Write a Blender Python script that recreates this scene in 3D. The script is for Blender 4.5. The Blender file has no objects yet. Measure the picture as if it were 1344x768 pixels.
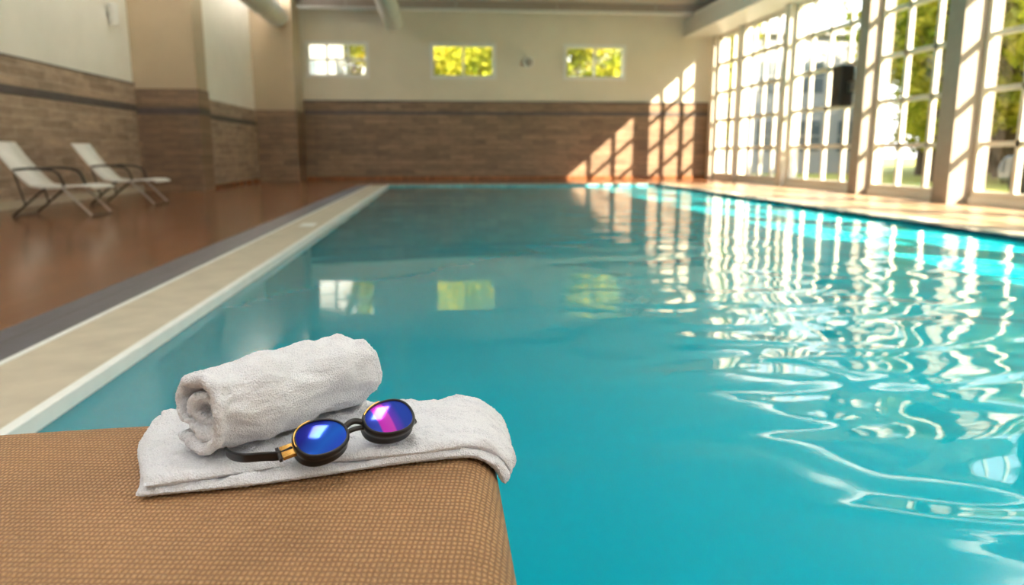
import bpy, bmesh, math, random
from mathutils import Vector, Matrix, noise
random.seed(7)
S = bpy.context.scene
COL = S.collection
S.view_settings.view_transform = 'Standard'
S.view_settings.look = 'None'
S.view_settings.exposure = 0.12

# ------------------------------------------------------------------ helpers
def link(o, parent=None):
    COL.objects.link(o)
    if parent is not None:
        o.parent = parent
    return o

def empty(name, loc=(0, 0, 0)):
    e = bpy.data.objects.new(name, None)
    e.empty_display_size = 0.1
    e.location = loc
    COL.objects.link(e)
    return e

def mesh_obj(name, verts, faces, mat=None, parent=None, smooth=False):
    m = bpy.data.meshes.new(name)
    m.from_pydata([tuple(v) for v in verts], [], faces)
    m.update()
    if smooth:
        for p in m.polygons:
            p.use_smooth = True
    if mat:
        m.materials.append(mat)
    return link(bpy.data.objects.new(name, m), parent)

def add_box(V, F, x0, x1, y0, y1, z0, z1):
    b = len(V)
    V += [(x0, y0, z0), (x1, y0, z0), (x1, y1, z0), (x0, y1, z0), (x0, y0, z1), (x1, y0, z1), (x1, y1, z1), (x0, y1, z1)]
    F += [(b, b+3, b+2, b+1), (b+4, b+5, b+6, b+7), (b, b+1, b+5, b+4), (b+1, b+2, b+6, b+5), (b+2, b+3, b+7, b+6), (b+3, b, b+4, b+7)]

def boxes(name, lst, mat, parent=None, bevel=0.0):
    V, F = [], []
    for b in lst:
        add_box(V, F, *b)
    o = mesh_obj(name, V, F, mat, parent)
    if bevel:
        md = o.modifiers.new('bev', 'BEVEL')
        md.width = bevel
        md.segments = 3
    return o

def tube(name, pts, r, mat, parent=None, cyclic=False, res=4, smooth_curve=False, sx=None):
    cu = bpy.data.curves.new(name, 'CURVE')
    cu.dimensions = '3D'
    cu.bevel_depth = r
    cu.bevel_resolution = res
    cu.use_fill_caps = True
    if smooth_curve:
        sp = cu.splines.new('NURBS')
        sp.points.add(len(pts) - 1)
        for i, p in enumerate(pts):
            sp.points[i].co = (*p, 1)
        sp.order_u = 3
        sp.use_endpoint_u = not cyclic
        sp.use_cyclic_u = cyclic
        sp.resolution_u = 8
    else:
        sp = cu.splines.new('POLY')
        sp.points.add(len(pts) - 1)
        for i, p in enumerate(pts):
            sp.points[i].co = (*p, 1)
        sp.use_cyclic_u = cyclic
    cu.materials.append(mat)
    return link(bpy.data.objects.new(name, cu), parent)

# ------------------------------------------------------------------ materials
def nt(name):
    m = bpy.data.materials.new(name)
    m.use_nodes = True
    t = m.node_tree
    return m, t, t.nodes['Principled BSDF']

def N(t, typ, **kw):
    n = t.nodes.new(typ)
    for k, v in kw.items():
        if k in n.inputs:
            n.inputs[k].default_value = v
        else:
            setattr(n, k, v)
    return n

def ramp(t, stops):
    n = t.nodes.new('ShaderNodeValToRGB')
    e = n.color_ramp.elements
    while len(e) < len(stops):
        e.new(0.5)
    for i, (p, c) in enumerate(stops):
        e[i].position = p
        e[i].color = (*c, 1)
    return n

def simple(name, col, rough=0.6, metal=0.0, var=0.08, scale=8.0, bump=0.0, coat=0.0, bscale=60):
    m, t, b = nt(name)
    tc = N(t, 'ShaderNodeTexCoord')
    nz = N(t, 'ShaderNodeTexNoise', Scale=scale, Detail=4.0)
    t.links.new(tc.outputs['Object'], nz.inputs['Vector'])
    r = ramp(t, [(0.3, tuple(c*(1-var) for c in col)), (0.7, tuple(min(1, c*(1+var)) for c in col))])
    t.links.new(nz.outputs['Fac'], r.inputs['Fac'])
    t.links.new(r.outputs['Color'], b.inputs['Base Color'])
    b.inputs['Roughness'].default_value = rough
    b.inputs['Metallic'].default_value = metal
    b.inputs['Coat Weight'].default_value = coat
    if bump:
        n2 = N(t, 'ShaderNodeTexNoise', Scale=bscale, Detail=3.0)
        t.links.new(tc.outputs['Object'], n2.inputs['Vector'])
        bp = N(t, 'ShaderNodeBump', Strength=bump, Distance=0.01)
        t.links.new(n2.outputs['Fac'], bp.inputs['Height'])
        t.links.new(bp.outputs['Normal'], b.inputs['Normal'])
    return m

def tile_mat(name, axis, c1, c2, mortar, bw, bh, rough=0.5):
    """brick tiles; axis 'x' = wall runs along X, 'y' = wall runs along Y, 'f' = floor"""
    m, t, b = nt(name)
    tc = N(t, 'ShaderNodeTexCoord')
    sep = N(t, 'ShaderNodeSeparateXYZ')
    cmb = N(t, 'ShaderNodeCombineXYZ')
    t.links.new(tc.outputs['Object'], sep.inputs[0])
    if axis == 'x':
        t.links.new(sep.outputs['X'], cmb.inputs['X']); t.links.new(sep.outputs['Z'], cmb.inputs['Y'])
    elif axis == 'y':
        t.links.new(sep.outputs['Y'], cmb.inputs['X']); t.links.new(sep.outputs['Z'], cmb.inputs['Y'])
    else:
        t.links.new(sep.outputs['Y'], cmb.inputs['X']); t.links.new(sep.outputs['X'], cmb.inputs['Y'])
    br = N(t, 'ShaderNodeTexBrick')
    br.inputs['Scale'].default_value = 1.0
    br.inputs['Brick Width'].default_value = bw
    br.inputs['Row Height'].default_value = bh
    br.inputs['Mortar Size'].default_value = 0.006
    br.inputs['Color1'].default_value = (*c1, 1)
    br.inputs['Color2'].default_value = (*c2, 1)
    br.inputs['Mortar'].default_value = (*mortar, 1)
    t.links.new(cmb.outputs[0], br.inputs['Vector'])
    nz = N(t, 'ShaderNodeTexNoise', Scale=2.5, Detail=8.0, Roughness=0.65)
    mp = N(t, 'ShaderNodeMapping')
    mp.inputs['Scale'].default_value = (1.0, 5.0, 1.0)
    t.links.new(cmb.outputs[0], mp.inputs[0])
    t.links.new(mp.outputs[0], nz.inputs['Vector'])
    rr = ramp(t, [(0.3, (0.66,)*3), (0.7, (1.25,)*3)])
    t.links.new(nz.outputs['Fac'], rr.inputs['Fac'])
    mx = N(t, 'ShaderNodeMix', data_type='RGBA', blend_type='MULTIPLY')
    mx.inputs[0].default_value = 1.0
    t.links.new(br.outputs['Color'], mx.inputs[6])
    t.links.new(rr.outputs['Color'], mx.inputs[7])
    t.links.new(mx.outputs[2], b.inputs['Base Color'])
    b.inputs['Roughness'].default_value = rough
    bp = N(t, 'ShaderNodeBump', Strength=0.5, Distance=0.004)
    bp.invert = True
    t.links.new(br.outputs['Fac'], bp.inputs['Height'])
    t.links.new(bp.outputs['Normal'], b.inputs['Normal'])
    return m

M_plaster = simple('plaster_cream', (0.85, 0.82, 0.76), 0.85, var=0.04, scale=1.2, bump=0.1)
M_plasterb = simple('plaster_back', (0.74, 0.68, 0.57), 0.85, var=0.04, scale=1.2, bump=0.1)
M_pil = simple('plaster_tan', (0.50, 0.40, 0.28), 0.8, var=0.05, scale=1.5, bump=0.1)
M_ceil = simple('ceiling_paint', (0.54, 0.52, 0.48), 0.9, var=0.04, scale=1.0)
M_white = simple('white_paint', (0.80, 0.79, 0.76), 0.4, var=0.03)
M_mull = simple('mullion_paint', (0.72, 0.67, 0.59), 0.4, var=0.03)
M_column = simple('column_paint', (0.34, 0.29, 0.245), 0.5, var=0.05)
M_duct = simple('duct_paint', (0.66, 0.65, 0.62), 0.45, var=0.05)
M_tileX = tile_mat('tile_brown_x', 'x', (0.30, 0.195, 0.125), (0.19, 0.122, 0.08), (0.11, 0.075, 0.055), 0.75, 0.155)
M_tileY = tile_mat('tile_brown_y', 'y', (0.42, 0.31, 0.225), (0.27, 0.195, 0.14), (0.50, 0.40, 0.31), 0.55, 0.155)
M_band = simple('tile_band_dark', (0.085, 0.07, 0.07), 0.5, var=0.2, scale=6)
M_wood = tile_mat('deck_redbrown', 'f', (0.33, 0.13, 0.055), (0.20, 0.077, 0.033), (0.05, 0.02, 0.008), 1.6, 0.14, rough=0.17)
M_deckR = tile_mat('deck_tan', 'f', (0.52, 0.34, 0.20), (0.43, 0.27, 0.16), (0.25, 0.16, 0.10), 0.4, 0.4, rough=0.35)
M_coping = simple('coping_stone', (0.47, 0.42, 0.33), 0.55, var=0.12, scale=5, bump=0.15)
M_lip = simple('coping_lip_white', (0.80, 0.84, 0.84), 0.4, var=0.04)
M_grate = tile_mat('grate_bluegrey', 'f', (0.075, 0.07, 0.105), (0.06, 0.06, 0.09), (0.015, 0.015, 0.022), 0.05, 0.33, rough=0.4)
M_pooltile = tile_mat('pool_tile_blue', 'y', (0.005, 0.05, 0.09), (0.005, 0.04, 0.07), (0.01, 0.07, 0.10), 0.15, 0.08, rough=0.25)
M_pooltilex = tile_mat('pool_tile_light', 'x', (0.10, 0.45, 0.50), (0.05, 0.35, 0.42), (0.5, 0.6, 0.6), 0.15, 0.08, rough=0.25)
M_black = simple('black_frame', (0.012, 0.012, 0.014), 0.4, var=0.1)
M_tube = simple('dark_tube', (0.05, 0.04, 0.035), 0.35, metal=0.5, var=0.1)
M_sling = simple('white_sling', (0.90, 0.89, 0.86), 0.8, var=0.04, bump=0.3, bscale=200)
M_grass = simple('grass', (0.36, 0.34, 0.06), 0.9, var=0.3, scale=1.5)
M_bark = simple('bark', (0.10, 0.07, 0.045), 0.9, var=0.3, scale=12, bump=0.5)
M_bld = simple('render_pale', (0.33, 0.335, 0.34), 0.8, var=0.03)
M_dkglass = simple('dark_glazing', (0.10, 0.13, 0.15), 0.15, var=0.1)
M_metal = simple('brushed_metal', (0.5, 0.48, 0.45), 0.3, metal=0.9, var=0.05)

# window glass : thin pane
m, t, b = nt('pane_glass')
t.nodes.remove(b)
tr = N(t, 'ShaderNodeBsdfTransparent')
gl = N(t, 'ShaderNodeBsdfGlossy', Roughness=0.02)
mxs = N(t, 'ShaderNodeMixShader')
mxs.inputs[0].default_value = 0.06
t.links.new(tr.outputs[0], mxs.inputs[1]); t.links.new(gl.outputs[0], mxs.inputs[2])
t.links.new(mxs.outputs[0], t.nodes['Material Output'].inputs[0])
M_pane = m

# leaves
m, t, b = nt('leaves')
t.nodes.remove(b)
oi = N(t, 'ShaderNodeTexCoord')
nz = N(t, 'ShaderNodeTexNoise', Scale=1.3, Detail=3.0)
t.links.new(oi.outputs['Object'], nz.inputs['Vector'])
rr = ramp(t, [(0.32, (0.13, 0.19, 0.015)), (0.5, (0.36, 0.37, 0.035)), (0.68, (0.62, 0.54, 0.07))])
t.links.new(nz.outputs['Fac'], rr.inputs['Fac'])
df = N(t, 'ShaderNodeBsdfDiffuse'); tl = N(t, 'ShaderNodeBsdfTranslucent')
mxs = N(t, 'ShaderNodeMixShader'); mxs.inputs[0].default_value = 0.5
t.links.new(rr.outputs['Color'], df.inputs['Color']); t.links.new(rr.outputs['Color'], tl.inputs['Color'])
t.links.new(df.outputs[0], mxs.inputs[1]); t.links.new(tl.outputs[0], mxs.inputs[2])
t.links.new(mxs.outputs[0], t.nodes['Material Output'].inputs[0])
M_leaf = m

# water
m, t, b = nt('pool_water')
tc = N(t, 'ShaderNodeTexCoord')
sep = N(t, 'ShaderNodeSeparateXYZ')
t.links.new(tc.outputs['Object'], sep.inputs[0])
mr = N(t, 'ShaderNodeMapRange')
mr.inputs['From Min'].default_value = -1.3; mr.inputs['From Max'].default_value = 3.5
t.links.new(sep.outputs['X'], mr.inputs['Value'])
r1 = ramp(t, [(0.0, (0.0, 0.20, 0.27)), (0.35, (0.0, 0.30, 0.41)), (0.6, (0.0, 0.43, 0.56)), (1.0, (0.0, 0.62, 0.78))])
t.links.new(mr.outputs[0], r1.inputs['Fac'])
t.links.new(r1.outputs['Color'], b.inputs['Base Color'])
b.inputs['Roughness'].default_value = 0.03
b.inputs['IOR'].default_value = 1.30
mp = N(t, 'ShaderNodeMapping'); mp.inputs['Scale'].default_value = (0.8, 1.4, 1); mp.inputs['Rotation'].default_value = (0, 0, 0.35)
t.links.new(tc.outputs['Object'], mp.inputs[0])
w1 = N(t, 'ShaderNodeTexNoise', Scale=1.5, Detail=1.2, Roughness=0.35, Distortion=0.9)
t.links.new(mp.outputs[0], w1.inputs['Vector'])
w2 = N(t, 'ShaderNodeTexNoise', Scale=0.5, Detail=1.0, Distortion=0.3)
t.links.new(mp.outputs[0], w2.inputs['Vector'])
mr2 = N(t, 'ShaderNodeMapRange', interpolation_type='SMOOTHSTEP')
mr2.inputs['From Min'].default_value = 0.4; mr2.inputs['From Max'].default_value = 2.2
mr2.inputs['To Min'].default_value = 0.06; mr2.inputs['To Max'].default_value = 1.0
t.links.new(sep.outputs['X'], mr2.inputs['Value'])
mr3 = N(t, 'ShaderNodeMapRange', interpolation_type='SMOOTHSTEP')
mr3.inputs['From Min'].default_value = 2.0; mr3.inputs['From Max'].default_value = 7.0
mr3.inputs['To Min'].default_value = 1.3; mr3.inputs['To Max'].default_value = 0.2
t.links.new(sep.outputs['Y'], mr3.inputs['Value'])
mm = N(t, 'ShaderNodeMath', operation='MULTIPLY')
t.links.new(mr2.outputs[0], mm.inputs[0]); t.links.new(mr3.outputs[0], mm.inputs[1])
mul = N(t, 'ShaderNodeMath', operation='MULTIPLY')
t.links.new(w1.outputs['Fac'], mul.inputs[0]); t.links.new(mm.outputs[0], mul.inputs[1])
ad = N(t, 'ShaderNodeMath', operation='MULTIPLY_ADD')
ad.inputs[1].default_value = 0.2
t.links.new(w2.outputs['Fac'], ad.inputs[0]); t.links.new(mul.outputs[0], ad.inputs[2])
bp = N(t, 'ShaderNodeBump', Strength=1.0, Distance=0.055)
t.links.new(ad.outputs[0], bp.inputs['Height'])
t.links.new(bp.outputs['Normal'], b.inputs['Normal'])
M_water = m

# woven textilene
m, t, b = nt('woven_wicker')
tc = N(t, 'ShaderNodeTexCoord')
wv = []
for ang, sc in ((0.12, 62), (0.12 + math.pi/2, 40)):
    mp = N(t, 'ShaderNodeMapping'); mp.inputs['Rotation'].default_value = (0, 0, ang)
    t.links.new(tc.outputs['Object'], mp.inputs[0])
    w = N(t, 'ShaderNodeTexWave', Scale=float(sc), Distortion=2.2, Detail=2.0)
    w.inputs['Detail Scale'].default_value = 1.5
    t.links.new(mp.outputs[0], w.inputs['Vector'])
    wv.append(w)
ml = N(t, 'ShaderNodeMath', operation='MULTIPLY')
t.links.new(wv[0].outputs['Fac'], ml.inputs[0]); t.links.new(wv[1].outputs['Fac'], ml.inputs[1])
rr = ramp(t, [(0.0, (0.23, 0.115, 0.05)), (0.35, (0.40, 0.225, 0.10)), (1.0, (0.54, 0.325, 0.16))])
t.links.new(ml.outputs[0], rr.inputs['Fac'])
nzw = N(t, 'ShaderNodeTexNoise', Scale=9.0, Detail=5.0)
t.links.new(tc.outputs['Object'], nzw.inputs['Vector'])
rw = ramp(t, [(0.3, (.86,)*3), (.7, (1.08,)*3)])
t.links.new(nzw.outputs['Fac'], rw.inputs['Fac'])
mxw = N(t, 'ShaderNodeMix', data_type='RGBA', blend_type='MULTIPLY'); mxw.inputs[0].default_value = 1
t.links.new(rr.outputs['Color'], mxw.inputs[6]); t.links.new(rw.outputs['Color'], mxw.inputs[7])
t.links.new(mxw.outputs[2], b.inputs['Base Color'])
b.inputs['Roughness'].default_value = 0.6
bp = N(t, 'ShaderNodeBump', Strength=0.9, Distance=0.003)
t.links.new(ml.outputs[0], bp.inputs['Height'])
t.links.new(bp.outputs['Normal'], b.inputs['Normal'])
M_weave = m

# terry cloth
m, t, b = nt('terry_cloth')
tc = N(t, 'ShaderNodeTexCoord')
vz = N(t, 'ShaderNodeTexVoronoi', Scale=600.0)
t.links.new(tc.outputs['Object'], vz.inputs['Vector'])
rr = ramp(t, [(0.0, (0.76, 0.785, 0.86)), (0.9, (0.58, 0.605, 0.68))])
t.links.new(vz.outputs['Distance'], rr.inputs['Fac'])
t.links.new(rr.outputs['Color'], b.inputs['Base Color'])
b.inputs['Roughness'].default_value = 0.95
b.inputs['Sheen Weight'].default_value = 0.3
bp = N(t, 'ShaderNodeBump', Strength=0.7, Distance=0.0018)
bp.invert = True
t.links.new(vz.outputs['Distance'], bp.inputs['Height'])
t.links.new(bp.outputs['Normal'], b.inputs['Normal'])
M_terry = m

# ------------------------------------------------------------------ room
XL, XR, YB, YR, ZC = -6.5, 8.75, 24.5, -5.0, 5.3
PX0, PX1, PY0, PY1 = -1.315, 5.9, 1.25, 20.5
WZ = -.045
boxes('floor', [(XL, -2.12, YR, YB, -0.3, 0), (-2.12, PX0, YR, PY0 - .35, -0.3, 0), (PX0, XR, YR, PY0 - 0.35, -0.3, 0),
                (-2.12, XR, PY1 + 0.3, YB, -0.3, 0)], M_wood)
boxes('floor_deck', [(PX1 + 0.35, XR - .36, PY0 - 0.35, PY1 + 0.3, -0.3, 0), (XR - .36, XR, PY0 - 0.35, PY1 + 0.3, -0.3, 0)], M_deckR)
boxes('floor_drain_grate', [(-2.12, -1.80, PY0 - .35, PY1 + 0.3, -0.3, 0.002)], M_grate)
boxes('floor_pool_coping', [(-1.77, -1.36, PY0 - .35, PY1 + 0.3, -0.3, 0.004), (PX1 + .14, PX1 + 0.35, PY0, PY1 + 0.3, -0.3, 0.004),
                      (-1.36, PX1, PY1, PY1 + 0.3, -0.3, 0.004), (-1.36, PX1 + .35, PY0 - 0.35, PY0, -0.3, 0.004)], M_coping)
boxes('trim_1', [(-1.80, -1.77, PY0, PY1 + 0.3, -0.3, 0.008), (-1.36, PX0, PY0, PY1, -0.3, 0.010)], M_lip)
boxes('trim_2', [(PX1 - 0.02, PX1 + .14, PY0, PY1, -0.32, 0.004)], M_pooltile)
boxes('trim_3', [(PX0, PX1 - 0.02, PY1 - 0.02, PY1, -0.32, -0.004)], M_pooltilex)
boxes('floor_pool_basin', [(PX0 - .1, PX1 + .1, PY0 - .1, PY1 + .1, -1.7, -1.6), (PX0 - .1, PX0, PY0, PY1, -1.6, -.3), (PX1, PX1 + .1, PY0, PY1, -1.6, -.32),
                     (PX0, PX1, PY1, PY1 + .1, -1.6, -.3), (PX0, PX1, PY0 - .1, PY0, -1.6, -.3)], M_pooltilex)
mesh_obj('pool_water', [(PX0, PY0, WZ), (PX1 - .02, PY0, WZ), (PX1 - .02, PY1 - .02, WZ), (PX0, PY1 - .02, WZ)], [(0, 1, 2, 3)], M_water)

boxes('ceiling', [(XL - .3, XR + .3, YR - .3, YB + .3, ZC, ZC + .2)], M_ceil)
TZL = 2.28
boxes('wall_left', [(XL - .3, XL, YR, YB, TZL, ZC), (XL - .3, XL, YR, YB, 0, TZL)], M_plaster)
boxes('wall_left_tiles', [(XL, XL + .03, YR, 17.6, 0.12, TZL)], M_tileY)
boxes('trim_4', [(XL + .03, XL + .04, YR, 17.6, 1.72, 1.86), (XL, XL + .04, YR, 17.6, TZL, TZL + .03)], M_band)
boxes('baseboard_left', [(XL, XL + .05, YR, 17.6, 0, 0.12)], M_coping)
boxes('wall_pilaster', [(XL, -5.17, 17.6, 18.35, 2.2, ZC)], M_pil)
boxes('wall_pilaster_tiles', [(XL, -5.15, 17.58, 18.37, 0, 2.2)], M_tileX)
boxes('trim_5', [(XL + .04, -5.14, 17.57, 17.58, 1.66, 1.80), (-5.15, -5.14, 17.58, 18.37, 1.66, 1.80)], M_band)
boxes('wall_recess', [(XL, -5.25, 18.4, 23.2, 2.05, ZC), (XL, -5.25, 18.4, 23.2, 0, 2.05)], M_plaster)
boxes('wall_recess_tiles', [(-5.25, -5.22, 18.4, 23.18, 0.1, 2.05)], M_tileY)
boxes('trim_6', [(-5.22, -5.21, 18.4, 23.18, 1.6, 1.72)], M_band)
boxes('baseboard_recess', [(-5.25, -5.2, 18.4, 23.18, 0, 0.1)], M_wood)
boxes('wall_corner_pilaster', [(-5.25, -4.09, 23.2, YB, 2.05, ZC)], M_pil)
boxes('wall_corner_pilaster_tiles', [(-5.25, -4.07, 23.18, YB, 0, 2.05)], M_tileX)
# back wall with three windows
wins = [(-3.95, -2.05), (-0.2, 1.85), (3.95, 5.95)]
WZ0, WZ1 = 3.08, 4.17
segs = []
xs = [XL]
for a, c in wins:
    segs.append((xs[-1], a, YB, YB + .3, WZ0, WZ1)); xs.append(c)
segs.append((xs[-1], XR + .3, YB, YB + .3, WZ0, WZ1))
boxes('wall_back', segs + [(XL, XR + .3, YB, YB + .3, 0, WZ0), (XL, XR + .3, YB, YB + .3, WZ1, ZC)], M_plasterb)
boxes('wall_back_tiles', [(-4.07, XR, YB - .04, YB, 0.1, 2.38)], M_tileX)
boxes('trim_7', [(-4.07, XR, YB - .06, YB - .04, 2.0, 2.1)], M_band)
boxes('trim_8', [(-4.07, XR, YB - .07, YB, 2.38, 2.42)], M_band)
boxes('baseboard_back', [(-4.07, XR, YB - .07, YB, 0, 0.1)], M_wood)
boxes('wall_front', [(XL - .3, XR + .3, YR - .3, YR, 0, ZC)], M_plaster)

def window(name, fixed, a0, a1, z0, z1, nc, nr, fw, mw, axis, depth=0.08, mat=None):
    e = empty(name)
    mat = mat or M_white
    A = []
    A.append((a0, a0 + fw, z0, z1)); A.append((a1 - fw, a1, z0, z1))
    A.append((a0 + fw, a1 - fw, z0, z0 + fw)); A.append((a0 + fw, a1 - fw, z1 - fw, z1))
    B = []
    for i in range(1, nc):
        c = a0 + (a1 - a0) * i / nc
        B.append((c - mw/2, c + mw/2, z0 + fw, z1 - fw))
    for i in range(1, nr):
        c = z0 + (z1 - z0) * i / nr
        B.append((a0 + fw, a1 - fw, c - mw/2, c + mw/2))
    def mk(r, d):
        p, q, s, u = r
        if axis == 'x':
            return (p, q, fixed - d/2, fixed + d/2, s, u)
        return (fixed - d/2, fixed + d/2, p, q, s, u)
    boxes('frame', [mk(r, depth) for r in A], mat, e)
    if B:
        boxes('mullions', [mk(r, depth*0.7) for r in B], mat, e)
    if axis == 'x':
        mesh_obj('glass', [(a0, fixed, z0), (a1, fixed, z0), (a1, fixed, z1), (a0, fixed, z1)], [(0, 1, 2, 3)], M_pane, e)
    else:
        mesh_obj('glass', [(fixed, a0, z0), (fixed, a1, z0), (fixed, a1, z1), (fixed, a0, z1)], [(0, 1, 2, 3)], M_pane, e)
    return e

k = 1
for i, (a, c) in enumerate(wins):
    window('window_%d' % k, YB + .06, a, c, WZ0, WZ1, 2 if i else 3, 1 if i else 2, 0.11, 0.06, 'x', depth=0.18); k += 1

SZ, HZ = 0.12, 4.42
boxes('wall_right', [(XR, XR + .3, YR, YB, 0, SZ), (XR, XR + .3, YR, YB, HZ, ZC)], M_plaster)
cols = [(24.2, 0.3, .1), (22.2, 0.16, .06), (18.95, 0.30, .12), (15.2, 0.36, .22), (12.2, 0.42, .35), (9.0, .42, .35), (5.8, .42, .35), (2.6, .42, .35), (-.6, .42, .35), (-3.8, .42, .35)]
for y, wd, pr in cols:
    boxes('wall_column', [(XR - pr, XR + .3, y - wd/2, y + wd/2, 0, 4.42)], M_column if pr > .15 else M_mull, None)
for (ya, wa, _), (yb, wb, _) in zip(cols[:-1], cols[1:]):
    a0, a1 = yb + wb/2, ya - wa/2
    nc = 3 if (a1 - a0) < 2.9 else 4
    window('window_%d' % k, XR + .1, a0, a1, SZ, HZ, nc, 5, 0.10, 0.085, 'y', depth=0.12, mat=M_mull); k += 1
boxes('ceiling_soffit', [(XR - 1.0, XR, YR, YB, HZ, 4.90)], M_duct)
boxes('ceiling_beam', [(-4.09, XR, YB - .5, YB, 5.08, ZC)], M_column)
for y in (19.5, 14.5, 9.5, 4.5, -.5):
    boxes('ceiling_beam', [(XL if y < 17 else -5.25, XR, y - .12, y + .12, 5.08, ZC)], M_duct)

def duct(name, p0, p1, r, flanges=5):
    e = empty(name)
    p0, p1 = Vector(p0), Vector(p1)
    tube('pipe', [p0, p1], r, M_duct, e, res=8)
    for i in range(flanges):
        c = p0.lerp(p1, (i + .5) / flanges); d = (p1 - p0).normalized() * .03
        tube('flange_%d' % i, [c - d, c + d], r * 1.08, M_duct, e, res=8)
    tube('hanger', [p0.lerp(p1, .3) + Vector((0, 0, r)), (p0.lerp(p1, .3).x, p0.lerp(p1, .3).y, ZC)], .015, M_metal, e)
    return e
duct('ventilation_duct', (-1.25, 23.9, 4.64), (-1.25, 2, 4.64), 0.27)
duct('ventilation_duct', (-4.45, 23.1, 4.62), (-4.45, 2, 4.62), 0.29)
e = empty('sprinkler_pipe')
tube('pipe', [(-4.0, 23.6, 4.97), (XR - .05, 23.6, 4.97)], .045, M_duct, e)
for i, x in enumerate((-2.6, 0.6, 3.6, 6.6)):
    tube('hanger_%d' % i, [(x, 23.6, 4.97), (x, 23.6, ZC)], .012, M_metal, e)

# small fittings
e = empty('round_wall_speaker')
tube('body', [(2.85, YB - .12, 3.6), (2.85, YB, 3.6)], .17, M_white, e, res=8)
tube('grille', [(2.85, YB - .14, 3.6), (2.85, YB - .11, 3.6)], .12, M_column, e, res=8)
e = empty('wall_sconce')
tube('shade', [(XL + .12, 16.6, 3.35), (XL + .12, 16.6, 3.75)], .09, M_white, e, res=6)
boxes('bracket', [(XL, XL + .12, 16.57, 16.63, 3.5, 3.6)], M_metal, e)
e = empty('loudspeaker')
boxes('cabinet', [(XR - .36, XR - .06, 15.70, 16.12, 1.80, 2.65)], M_black, e, bevel=.04)
boxes('bracket', [(XR - .20, XR - .12, 15.385, 15.71, 2.1, 2.3)], M_metal, e)
tube('cone', [(XR - .37, 15.92, 2.1), (XR - .35, 15.92, 2.1)], .1, M_tube, e, res=6)
for i, (x0, x1, y0, y1) in enumerate([(-1.62, -1.46, 9.0, 9.35), (6.06, 6.22, 9.0, 9.5), (6.06, 6.22, 15.4, 15.9)]):
    boxes('depth_marker', [(x0, x1, y0, y1, 0.0045, .012)], M_lip)

# added fill lights, modelled as hung panels and hidden strips
def glow(name, s):
    m, t, b = nt(name)
    b.inputs['Emission Color'].default_value = (1, 0.95, 0.88, 1)
    b.inputs['Emission Strength'].default_value = s
    return m
M_fill_panel = glow('fill_panel_glow', 13.0)
M_fill_strip = glow('fill_strip_glow', 21.0)
M_fill_strip2 = glow('fill_strip_glow_left', 55.0)
for x in (-3.2, 0.2, 4.2):
    for y in (-2.6, 1.6):
        e = empty('added_fill_panel')  # out-of-view fill panel, added to brighten the hall and towels
        boxes('housing', [(x - .42, x + .42, y - 1.1, y + 1.1, 4.86, 4.94)], M_white, e)
        boxes('fill_emitter', [(x - .38, x + .38, y - 1.05, y + 1.05, 4.845, 4.858)], M_fill_panel, e)
        for dy in (-.8, .8):
            tube('rod', [(x, y + dy, 4.94), (x, y + dy, ZC)], .01, M_metal, e)
e = empty('added_fill_strip')  # added fill strip above the soffit, bounces light off the ceiling
boxes('fill_strip', [(XR - .80, XR - .45, YR + .3, 21.0, 4.92, 4.95)], M_fill_strip, e)
boxes('upstand', [(XR - .98, XR - .95, YR + .3, 23.5, 4.90, 5.0)], M_white, e)
e = empty('added_fill_strip')  # added fill strip hidden on top of the duct, brightens the left side
boxes('fill_strip', [(-4.56, -4.34, 2.5, 22.8, 4.935, 4.955)], M_fill_strip2, e)
boxes('tray', [(-4.62, -4.28, 2.4, 22.9, 4.915, 4.93)], M_white, e)

# ------------------------------------------------------------------ reclining pool chairs
def pool_chair(ox, oy, name):
    e = empty(name)
    W = 0.62
    def P(x, y, z): return (ox + x, oy + y, z)
    def sheet(nm, prof, y0, y1):
        V, F = [], []
        th = .012
        for (x, z) in prof:
            V += [P(x, y0, z), P(x, y1, z)]
        for i in range(len(prof) - 1):
            F.append((2*i, 2*i+1, 2*i+3, 2*i+2))
        o = mesh_obj(nm, V, F, M_sling, e, True)
        md = o.modifiers.new('s', 'SOLIDIFY'); md.thickness = th
        return o
    back = [(-.62, .98), (-.50, .80), (-.38, .64), (-.26, .50), (-.16, .41)]
    seat = [(-.16, .41), (0.0, .385), (.2, .39), (.42, .41), (.58, .405), (.64, .38)]
    sheet('backrest', back, .015, W - .015)
    sheet('seat', seat, .015, W - .015)
    for s, y in (('a', 0.0), ('b', W)):
        tube('rail_back_' + s, [P(x, y, z) for x, z in back], .014, M_white, e)
        tube('rail_seat_' + s, [P(x, y, z) for x, z in seat], .014, M_white, e)
        tube('armrest_' + s, [P(-.36, y, .62), P(-.2, y, .645), P(.05, y, .63), P(.18, y, .60), P(.24, y, .5), P(.26, y, .40)], .018, M_tube, e, smooth_curve=True)
        tube('leg_front_' + s, [P(.22, y, .40), P(.58, y, .017)], .015, M_metal, e)
        tube('leg_rear_' + s, [P(.02, y, .385), P(-.42, y, .017)], .015, M_tube, e)
        tube('brace_' + s, [P(-.36, y, .62), P(-.25, y, .16)], .012, M_tube, e)
    tube('bar_top', [P(-.62, 0, .98), P(-.62, W, .98)], .014, M_white, e)
    tube('bar_front', [P(.64, 0, .38), P(.64, W, .38)], .014, M_white, e)
    tube('bar_foot', [P(.58, 0, .017), P(.58, W, .017)], .014, M_tube, e)
    tube('bar_rear', [P(-.42, 0, .017), P(-.42, W, .017)], .014, M_tube, e)
    return e
pool_chair(-5.20, 13.0, 'reclining_pool_chair')
pool_chair(-5.20, 10.7, 'reclining_pool_chair')

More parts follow.
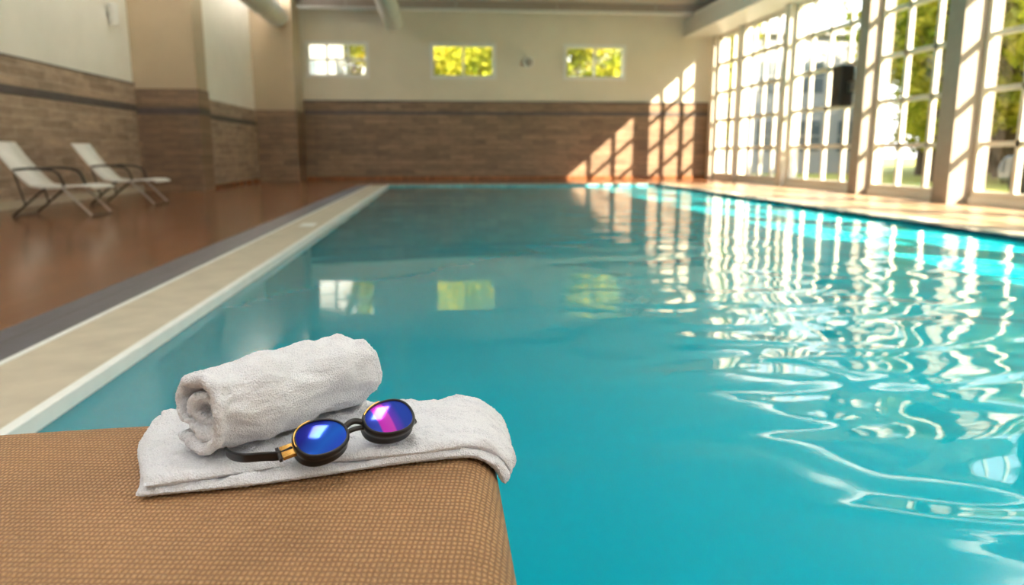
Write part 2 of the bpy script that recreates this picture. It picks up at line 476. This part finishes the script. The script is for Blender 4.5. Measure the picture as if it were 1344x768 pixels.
# ------------------------------------------------------------------ foreground woven lounger
e = empty('woven_sun_lounger')
LX0, LX1, LY0, LY1, LZ = -.80, 0.066, -0.55, 1.03, 0.50
R = 0.05
V, F = [], []
def ring(inset, z, rc=0.07):
    pts = []
    x0, x1, y0, y1 = LX0 + inset, LX1 - inset, LY0 + inset, LY1 - inset
    rc = max(rc - inset, 0.008)
    per = [((x1 - rc, y1 - rc), 0), ((x0 + rc, y1 - rc), 90), ((x0 + rc, y0 + rc), 180), ((x1 - rc, y0 + rc), 270)]
    for (cx, cy), a0 in per:
        for j in range(13):
            a = math.radians(a0 + 90 * j / 12)
            pts.append((cx + rc * math.cos(a), cy + rc * math.sin(a), z))
    out = []
    for i in range(len(pts)):
        p, q = Vector(pts[i]), Vector(pts[(i+1) % len(pts)])
        out.append(p)
        if i % 13 == 12:
            for s in range(1, 20):
                out.append(p.lerp(q, s / 20))
    for p in out:     # bowed foot end
        d = max(0, -.22 - p.x)
        if p.y > .6:
            p.y -= .18 * d * d * min(1, (p.y - .6) / .3)
    return out
rings = []
for ins in (0.30, 0.22, 0.15, 0.10, 0.07):
    rings.append(ring(ins, LZ - 0.002 * (0.3 - ins)))
for i in range(10):
    a = math.pi/2 * i / 9
    rings.append(ring(R * (1 - math.sin(a)), LZ - R * (1 - math.cos(a)) - 0.0006))
rings.append(ring(0.0, LZ - 0.10))
rings.append(ring(0.006, LZ - 0.125))
rings.append(ring(0.03, LZ - 0.135))
n = len(rings[0])
for r_ in rings:
    V += r_
for k_ in range(len(rings) - 1):
    for i in range(n):
        j = (i + 1) % n
        F.append((k_*n + i, k_*n + n + i, k_*n + n + j, k_*n + j))
F.append(tuple(range(n)))
F.append(tuple((len(rings)-1)*n + i for i in range(n))[::-1])
o = mesh_obj('woven_seat', V, F, M_weave, e, True)
boxes('frame', [(LX0 + .04, LX1 - .04, LY0 + .04, LY0 + .08, .33, .366), (LX0 + .04, LX1 - .04, LY1 - .22, LY1 - .18, .33, .366),
                (LX0 + .04, LX0 + .08, LY0 + .08, LY1 - .22, .33, .366), (LX1 - .08, LX1 - .04, LY0 + .08, LY1 - .22, .33, .366)], M_tube, e)
i = 0
for x in (LX0 + .06, LX1 - .06):
    for y in (LY0 + .06, LY1 - .20):
        i += 1
        tube('leg_%d' % i, [(x, y, .34), (x, y, 0.0)], .02, M_tube, e)

# ------------------------------------------------------------------ towels
def fbm(p, s, seed=0.0):
    return noise.fractal(Vector((p[0]*s + seed, p[1]*s, p[2]*s)), 0.6, 2.0, 4)

def terry(o, lv=1):
    tx = bpy.data.textures.new('terry', 'CLOUDS'); tx.noise_scale = 0.0026; tx.noise_depth = 1
    md = o.modifiers.new('sub', 'SUBSURF'); md.levels = lv; md.render_levels = lv
    md = o.modifiers.new('d', 'DISPLACE'); md.texture = tx; md.texture_coords = 'LOCAL'; md.strength = .0020; md.mid_level = 0.5

def towel_layer(name, A, B, C, D, zoff, parent, seed, th=.009):
    A, B, C, D = map(Vector, (A, B, C, D))
    nx, ny = 170, 70
    V, F = [], []
    RT = .045
    xe = LX1 - RT
    lay = zoff
    for side in (1, 0):
        for i in range(nx + 1):
            for j in range(ny + 1):
                s, w_ = i / nx, j / ny
                f = A.lerp(D, s); g = B.lerp(C, s)
                p = f.lerp(g, w_)
                p.x += 0.007 * math.sin(w_ * 6 + seed) * (1 - s)
                p.y += 0.004 * math.sin(s * 9 + seed * 2) * (1 - w_)
                x, y = p.x, p.y
                edge = min(s / .03, (1 - s) / .03, w_ / .06, (1 - w_) / .06, 1)
                rd = math.sqrt(max(0, 1 - (1 - edge) ** 2))
                hh = lay + (th * (0.5 + 0.5 * rd) if side else th * (0.5 - 0.5 * rd))
                amp = (.007 * (1 if side else .0)) * (0.35 + 0.65 * rd)
                hh += amp * max(-.3, fbm((x*1.0, y*1.6, seed), 17)) + .0006
                if x > xe:
                    l = x - xe
                    rr_ = RT + hh
                    a = min(l / (RT + .01), math.pi/2 * .98)
                    rest = l - a * (RT + .01)
                    X = xe + rr_ * math.sin(a); Z = LZ - RT + rr_ * math.cos(a) - max(0, rest)
                else:
                    X = x; Z = LZ + hh
                V.append((X, y, Z))
    n1 = (nx + 1) * (ny + 1)
    def ix(i, j, s): return s * n1 + i * (ny + 1) + j
    for i in range(nx):
        for j in range(ny):
            F.append((ix(i, j, 0), ix(i+1, j, 0), ix(i+1, j+1, 0), ix(i, j+1, 0)))
            F.append((ix(i, j, 1), ix(i, j+1, 1), ix(i+1, j+1, 1), ix(i+1, j, 1)))
    for i in range(nx):
        F.append((ix(i, 0, 0), ix(i, 0, 1), ix(i+1, 0, 1), ix(i+1, 0, 0)))
        F.append((ix(i, ny, 0), ix(i+1, ny, 0), ix(i+1, ny, 1), ix(i, ny, 1)))
    for j in range(ny):
        F.append((ix(0, j, 0), ix(0, j+1, 0), ix(0, j+1, 1), ix(0, j, 1)))
        F.append((ix(nx, j, 0), ix(nx, j, 1), ix(nx, j+1, 1), ix(nx, j+1, 0)))
    o = mesh_obj(name, V, F, M_terry, parent, True)
    terry(o)
    return o
ft = empty('folded_towel')
towel_layer('lower_layer', (-.318, .752), (-.378, .99), (.112, 1.005), (.098, .846), 0.001, ft, 1.0, .011)
towel_layer('upper_layer', (-.308, .760), (-.372, .99), (.108, 1.00), (.094, .852), 0.0105, ft, 2.3, .012)

def rolled_towel():
    c0 = Vector((-.266, .804, .578)); c1 = Vector((-.112, .974, .582))
    ax = (c1 - c0); L0 = ax.length; ax.normalize()
    up = Vector((0, 0, 1)); sd = ax.cross(up).normalized()
    mid = (c0 + c1) / 2
    turns = 2.3; nt_ = 230; th = .0155
    V, F = [], []
    K = 56
    a_end = math.radians(222)
    for i in range(nt_ + 1):
        f = i / nt_
        ang = a_end + (1 - f) * turns * 2 * math.pi
        r = 0.0065 + f ** .95 * (0.0475 - 0.0065)
        r += 0.0012 * math.sin(ang * 2.1 + 1) * min(1, f * 2)
        L = L0 * (1.0 + 0.03 * math.sin(ang * 1.3 + .5) - 0.05 * (1 - f))
        tt = th * (0.95 + .12 * math.sin(ang * 1.7 + 1))
        if f < .03: tt *= .5 + .5 * f / .03
        if f > .97: tt *= .45 + .55 * (1 - f) / .03
        if f > .90: r += .010 * ((f - .90) / .10) ** 2
        rad = math.cos(ang) * sd + math.sin(ang) * up
        off = (up * -.007 + sd * .007) * (1 - f)
        for k_ in range(K):
            q = k_ / K
            hl, ht = L / 2, tt / 2
            if q < .5: a = -1 + 4 * q; s = 1
            else: a = 1 - 4 * (q - .5); s = -1
            a2 = math.sin(a * math.pi / 2)
            e_ = min(1, (1 - abs(a2)) * hl / (ht * 1.2))
            rr_ = math.sqrt(max(0, 1 - (1 - e_) ** 2))
            p0 = mid + off + ax * (a2 * hl) + rad * r
            d = fbm(mid + ax * (a2 * hl) + rad * .04, 13, 4.0) * 0.012 * min(1, f * 1.6)
            p = p0 + rad * (d + s * ht * rr_) + ax * (fbm(p0, 14, 9.0) * .007)
            p += rad * fbm(p, 45, 7.0) * .0018
            z = p.z - mid.z
            p.z = mid.z + (z * .95 if z < 0 else z * .98)
            p.z = max(p.z, .5285 + .0006 * math.sin(p.x * 300))
            V.append(p)
    for i in range(nt_):
        for k_ in range(K):
            a, b_ = i*K + k_, i*K + (k_+1) % K
            F.append((a, b_, b_ + K, a + K))
    F.append(tuple(range(K))[::-1]); F.append(tuple(nt_*K + k_ for k_ in range(K)))
    o = mesh_obj('rolled_towel', V, F, M_terry, None, True)
    bm = bmesh.new(); bm.from_mesh(o.data); bmesh.ops.recalc_face_normals(bm, faces=bm.faces); bm.to_mesh(o.data); bm.free()
    terry(o, 2)
rolled_towel()

# ------------------------------------------------------------------ goggles
g = empty('swim_goggles')
cL = Vector((-.130, .791, .548)); cR = Vector((-.061, .827, .555))
e1 = (cR - cL).normalized()
nrm = Vector((.1, -.6, .8)); nrm = (nrm - nrm.dot(e1) * e1).normalized()
e2 = nrm.cross(e1)

def lens_mat(name, stops, rot):
    m, t, b = nt(name)
    tc = N(t, 'ShaderNodeTexCoord')
    mp = N(t, 'ShaderNodeMapping'); mp.inputs['Rotation'].default_value = (0, 0, rot)
    t.links.new(tc.outputs['Generated'], mp.inputs[0])
    gr = N(t, 'ShaderNodeSeparateXYZ')
    t.links.new(mp.outputs[0], gr.inputs[0])
    r_ = ramp(t, stops)
    t.links.new(gr.outputs['X'], r_.inputs['Fac'])
    t.links.new(r_.outputs['Color'], b.inputs['Base Color'])
    b.inputs['Metallic'].default_value = 0.6
    b.inputs['Roughness'].default_value = 0.12
    b.inputs['Coat Weight'].default_value = 0.2
    b.inputs['Coat Roughness'].default_value = 0.03
    return m
ML1 = lens_mat('mirror_lens_blue', [(0.0, (.02, .03, .45)), (.36, (.02, .16, .95)), (.60, (.03, .09, .90)), (.64, (.26, .06, .90)), (.82, (.16, .04, .80)), (1.0, (.04, .03, .5))], .5)
ML2 = lens_mat('mirror_lens_violet', [(0.0, (.02, .05, .55)), (.34, (.06, .12, .85)), (.38, (.75, .05, .85)), (.64, (.85, .10, .90)), (.68, (.22, .06, .85)), (.9, (.03, .08, .65))], -.5)
M_rubber = simple('black_silicone', (0.004, 0.004, 0.006), 0.32, var=0.1)
M_gold = simple('amber_clip', (0.65, 0.37, 0.10), 0.22, metal=0.75, var=0.1)

def oval(a, b_, n=64, sgn=1):
    out = []
    for i in range(n):
        th = 2 * math.pi * i / n
        c, s = math.cos(th), math.sin(th)
        x = a * math.copysign(abs(c) ** .92, c); y = b_ * math.copysign(abs(s) ** .88, s)
        y *= 1 + .10 * sgn * c
        out.append((x, y))
    return out
def lens_unit(tag, c, sgn, lm):
    n = 64
    prof = [(.0268, .0204, .0035), (.0274, .0210, .0050), (.0288, .0222, .0050), (.0302, .0236, .0025), (.0306, .0239, -.001),
            (.0296, .0230, -.004), (.0285, .0220, -.009), (.0300, .0235, -.013), (.0296, .0230, -.0155), (.0270, .0205, -.0150), (.0255, .0190, -.004)]
    V, F = [], []
    for a, b_, d in prof:
        for x, y in oval(a, b_, n, sgn):
            V.append(c + e1 * x + e2 * y + nrm * d)
    m_ = len(prof)
    for k_ in range(m_):
        for i in range(n):
            j = (i + 1) % n; k2 = (k_ + 1) % m_
            F.append((k_*n + i, k_*n + j, k2*n + j, k2*n + i))
    mesh_obj('eyecup_' + tag, V, F, M_rubber, g, True)
    V, F = [], []
    K = 10
    for k_ in range(K):
        f = (k_ + 1) / K
        for x, y in oval(.0272 * f, .0208 * f, n, sgn):
            V.append(c + e1 * x + e2 * y + nrm * (.0032 + .0032 * (1 - f * f)))
    V.append(c + nrm * .0064)
    for k_ in range(K - 1):
        for i in range(n):
            j = (i + 1) % n
            F.append((k_*n + i, k_*n + n + i, k_*n + n + j, k_*n + j))
    for i in range(n):
        F.append((len(V) - 1, i, (i + 1) % n))
    mesh_obj('lens_' + tag, V, F, lm, g, True)
lens_unit('left', cL, -1, ML1)
lens_unit('right', cR, 1, ML2)
for tag, c, sgn, a0, a1 in (('left', cL, -1, 100, 190), ('right', cR, 1, 95, 150)):
    pts = []
    for q in range(14):
        a = math.radians(a0 + (a1 - a0) * q / 13)
        pts.append(c + e1 * .0293 * math.cos(a) + e2 * .0227 * math.sin(a) * (1 + .1 * sgn * math.cos(a)) + nrm * .0046)
    tube('rim_accent_' + tag, pts, .0008, M_gold, g)
mid = (cL + cR) / 2
tube('nose_bridge', [cL + e1 * .026 - nrm * .002 + e2 * .004, mid - e1 * .006 + e2 * .009 + nrm * .001, mid + e1 * .006 + e2 * .009 + nrm * .001, cR - e1 * .026 - nrm * .002 + e2 * .004], .0034, M_rubber, g, smooth_curve=True)
tube('nose_bridge_lower', [cL + e1 * .027 - nrm * .004, mid + e2 * .003 - nrm * .002, cR - e1 * .027 - nrm * .004], .0028, M_rubber, g, smooth_curve=True)
def band(name, pts, wdir, w_, th, mat):
    V, F = [], []
    pts = [Vector(p) for p in pts]
    fine = []
    for i in range(len(pts) - 1):
        p0 = pts[max(i-1, 0)]; p1 = pts[i]; p2 = pts[i+1]; p3 = pts[min(i+2, len(pts)-1)]
        for s in range(8):
            u = s / 8
            fine.append(.5 * ((2*p1) + (-p0 + p2)*u + (2*p0 - 5*p1 + 4*p2 - p3)*u*u + (-p0 + 3*p1 - 3*p2 + p3)*u**3))
    fine.append(pts[-1])
    for i, p in enumerate(fine):
        tn = (fine[min(i+1, len(fine)-1)] - fine[max(i-1, 0)]).normalized()
        wd = (wdir - wdir.dot(tn) * tn).normalized(); nn = tn.cross(wd)
        for a, b_ in ((-1, -1), (1, -1), (1, 1), (-1, 1)):
            V.append(p + wd * a * w_/2 + nn * b_ * th/2)
    for i in range(len(fine) - 1):
        for k_ in range(4):
            F.append((i*4 + k_, i*4 + (k_+1) % 4, i*4 + 4 + (k_+1) % 4, i*4 + 4 + k_))
    F += [(3, 2, 1, 0), tuple(len(V) - 4 + q for q in range(4))]
    o = mesh_obj(name, V, F, mat, g)
    md = o.modifiers.new('b', 'BEVEL'); md.width = th * .35; md.segments = 2
st = cL - e1 * .030 - nrm * .006
wv_ = Vector((0, -.35, 1))
band('strap', [st, st - e1 * .014 - nrm * .003, Vector((-.186, .770, .5385)), Vector((-.206, .772, .537)), Vector((-.222, .784, .535)), Vector((-.232, .800, .534))], wv_, .011, .0032, M_rubber)
band('strap_clip', [st + e1 * .003 + nrm * .001, st - e1 * .006, st - e1 * .013 - nrm * .001], e2, .014, .0065, M_gold)
band('strap_buckle', [st - e1 * .0135 - nrm * .001, st - e1 * .017 - nrm * .0015], e2, .015, .0065, M_rubber)
so = cR + e1 * .030 - nrm * .006
band('strap_outer', [so, so + e1 * .004 - nrm * .012, so - e1 * .012 - nrm * .018 + e2*.006], e2, .011, .0035, M_rubber)

# ------------------------------------------------------------------ exterior
mesh_obj('lawn', [(XR + .3, -60, -.15), (130, -60, -.15), (130, 130, -.15), (XR + .3, 130, -.15)], [(0, 1, 2, 3)], M_grass)
mesh_obj('lawn', [(-60, YB + .3, -.15), (XR + .3, YB + .3, -.15), (XR + .3, 130, -.15), (-60, 130, -.15)], [(0, 1, 2, 3)], M_grass)

def tree_mesh(seed, h=7.5, cr=2.6, nleaf=5600):
    rnd = random.Random(seed)
    V, F, MI = [], [], []
    def limb(p, q, r0, r1, n=7):
        b = len(V)
        p, q = Vector(p), Vector(q)
        d = (q - p).normalized(); s = d.orthogonal().normalized(); u = d.cross(s)
        for c, r in ((p, r0), (q, r1)):
            for i in range(n):
                a = 2*math.pi*i/n
                V.append(c + s*math.cos(a)*r + u*math.sin(a)*r)
        for i in range(n):
            F.append((b+i, b+(i+1) % n, b+n+(i+1) % n, b+n+i)); MI.append(0)
    limb((0, 0, 0), (.1, 0, h*.3), .2, .15)
    limb((.1, 0, h*.3), (0, .1, h*.75), .15, .05)
    cl = []
    for i in range(15):
        a = rnd.uniform(0, 6.28); rr_ = cr * rnd.uniform(.2, .85); z = h * rnd.uniform(.26, .95)
        k_ = 1 - abs((z/h - .6)) * 1.1
        c = Vector((math.cos(a)*rr_*k_, math.sin(a)*rr_*k_, z))
        cl.append((c, rnd.uniform(.7, 1.25)))
        limb((.05, .05, max(h*.22, z*.65)), c, .06, .015, 5)
    for i in range(nleaf):
        c, r = cl[rnd.randrange(len(cl))]
        v = Vector((rnd.gauss(0, 1), rnd.gauss(0, 1), rnd.gauss(0, 1))).normalized() * r * rnd.uniform(.5, 1.05)
        p = c + v
        s = Vector((rnd.gauss(0, 1), rnd.gauss(0, 1), rnd.gauss(0, 1))).normalized()
        u = s.orthogonal().normalized()
        L = rnd.uniform(.10, .2); b = len(V)
        V.extend([p - s*L, p + u*L*.5, p + s*L, p - u*L*.5])
        F.append((b, b+1, b+2, b+3)); MI.append(1)
    m = bpy.data.meshes.new('tree_%d' % seed)
    m.from_pydata([tuple(v) for v in V], [], F)
    m.materials.append(M_bark); m.materials.append(M_leaf)
    for p, i in zip(m.polygons, MI): p.material_index = i
    m.update()
    return m
TM = [tree_mesh(s) for s in (1, 2, 3)]
rnd = random.Random(3)
tp = [(18, 12), (19, 16.5), (17.5, 21.0), (22, 24), (19, 27), (24, 31), (27, 20), (29, 27), (26, 38), (31, 34), (20, 8), (24, 13), (34, 45), (23, 17.5), (23, 20.5),
      (19, 4), (26, 0), (38, 38), (36, 28), (28, 15), (27, 24), (33, 22), (33, 30), (22, 28.5),
      (26, 34.5), (29, 38), (33, 41), (21, 32), (37, 34), (40, 31), (31, 26), (36, 47), (42, 43), (30, 43), (16.8, 25.0), (18.5, 23.5),
      (-.5, 36), (3.0, 38), (6.2, 36), (9, 39), (-4.5, 44), (12.5, 37), (1.5, 44), (6, 45), (-8, 44), (13, 46)]
for x, y in tp:
    o = bpy.data.objects.new('tree', TM[rnd.randrange(3)])
    o.location = (x, y, -.15); o.rotation_euler = (0, 0, rnd.uniform(0, 6.28))
    s = rnd.uniform(.95, 1.25) * (1.25 if x > 24 else 1.0); o.scale = (s, s, s * rnd.uniform(.95, 1.1))
    COL.objects.link(o)

def building(x0, x1, y0, y1, h):
    e = empty('neighbouring_building')
    boxes('facade', [(x0, x1, y0, y1, -.15, h)], M_bld, e)
    boxes('roof', [(x0 - .3, x1 + .3, y0 - .3, y1 + .3, h, h + .25)], M_bld, e)
    L, G = [], []
    n = int((x1 - x0) / 2)
    for i in range(n):
        for z in (.9, 3.6):
            xa = x0 + .5 + i * 2
            G.append((xa, xa + 1.1, y0 - .03, y0, z, z + 1.4))
            L.append((xa + .52, xa + .58, y0 - .06, y0 - .03, z, z + 1.4)); L.append((xa, xa + 1.1, y0 - .06, y0 - .03, z + .68, z + .74))
    boxes('glazing', G, M_dkglass, e); boxes('glazing_bars', L, M_bld, e)
building(14.5, 21, 35.5, 42, 6.2)
building(-11, -4.6, 36.5, 40, 6.5)
def car(ox, oy, mat):
    e = empty('car', (0, 0, 0))
    prof = [(-2.1, .35), (-2.15, .75), (-1.9, .95), (-1.35, 1.0), (-.75, 1.42), (.75, 1.45), (1.35, 1.02), (2.0, .88), (2.15, .6), (2.1, .32)]
    V = [(ox - .85, oy + y, z - .15) for y, z in prof] + [(ox + .85, oy + y, z - .15) for y, z in prof]
    n = len(prof)
    F = [tuple(range(n)), tuple(range(2*n-1, n-1, -1))] + [(i, i + n, (i+1) % n + n, (i+1) % n) for i in range(n)]
    o = mesh_obj('body', V, F, mat, e)
    md = o.modifiers.new('b', 'BEVEL'); md.width = .07; md.segments = 3
    i = 0
    for dy in (-1.35, 1.35):
        for dx in (-.8, .8):
            i += 1
            tube('wheel_%d' % i, [(ox + dx - .1, oy + dy, .17), (ox + dx + .1, oy + dy, .17)], .32, M_black, e, res=6)
    boxes('side_windows', [(ox - .87, ox - .84, oy - .7, oy + .7, .88, 1.2)], M_dkglass, e)
car(14.5, 15.6, simple('car_paint', (.05, .07, .10), .3, coat=.8))

# ------------------------------------------------------------------ light
wd = bpy.data.worlds.new('World'); S.world = wd; wd.use_nodes = True
t = wd.node_tree
bg = t.nodes['Background']
tc = N(t, 'ShaderNodeTexCoord'); sp = N(t, 'ShaderNodeSeparateXYZ')
t.links.new(tc.outputs['Generated'], sp.inputs[0])
rr = ramp(t, [(0.0, (1.0, .97, .92)), (.2, (.92, .97, 1.0)), (1.0, (.50, .72, 1.0))])
t.links.new(sp.outputs['Z'], rr.inputs['Fac']); t.links.new(rr.outputs['Color'], bg.inputs['Color'])
bg.inputs['Strength'].default_value = 3.5
sun = bpy.data.lights.new('sun', 'SUN'); sun.energy = 29.0; sun.angle = .01; sun.color = (1, .84, .60)
so_ = bpy.data.objects.new('sun', sun); COL.objects.link(so_)
so_.location = (30, -20, 30)
so_.rotation_euler = Vector((-1, .95, -.88)).to_track_quat('-Z', 'Y').to_euler()

# ------------------------------------------------------------------ camera
cam = bpy.data.cameras.new('camera'); co = bpy.data.objects.new('camera', cam); COL.objects.link(co)
th, ps = math.radians(10.43), math.radians(5.45)
Fv = Vector((math.sin(ps)*math.cos(th), math.cos(ps)*math.cos(th), -math.sin(th)))
Rv = Vector((math.cos(ps), -math.sin(ps), 0)); Uv = Rv.cross(Fv)
M = Matrix((Rv, Uv, -Fv)).transposed().to_4x4()
M.translation = Vector((0, 0, .85))
co.matrix_world = M
cam.lens = 36 * 1000 / 1344
cam.sensor_width = 36
cam.clip_start = .02; cam.clip_end = 400
cam.dof.use_dof = True; cam.dof.focus_distance = .92; cam.dof.aperture_fstop = 4.6
S.camera = co
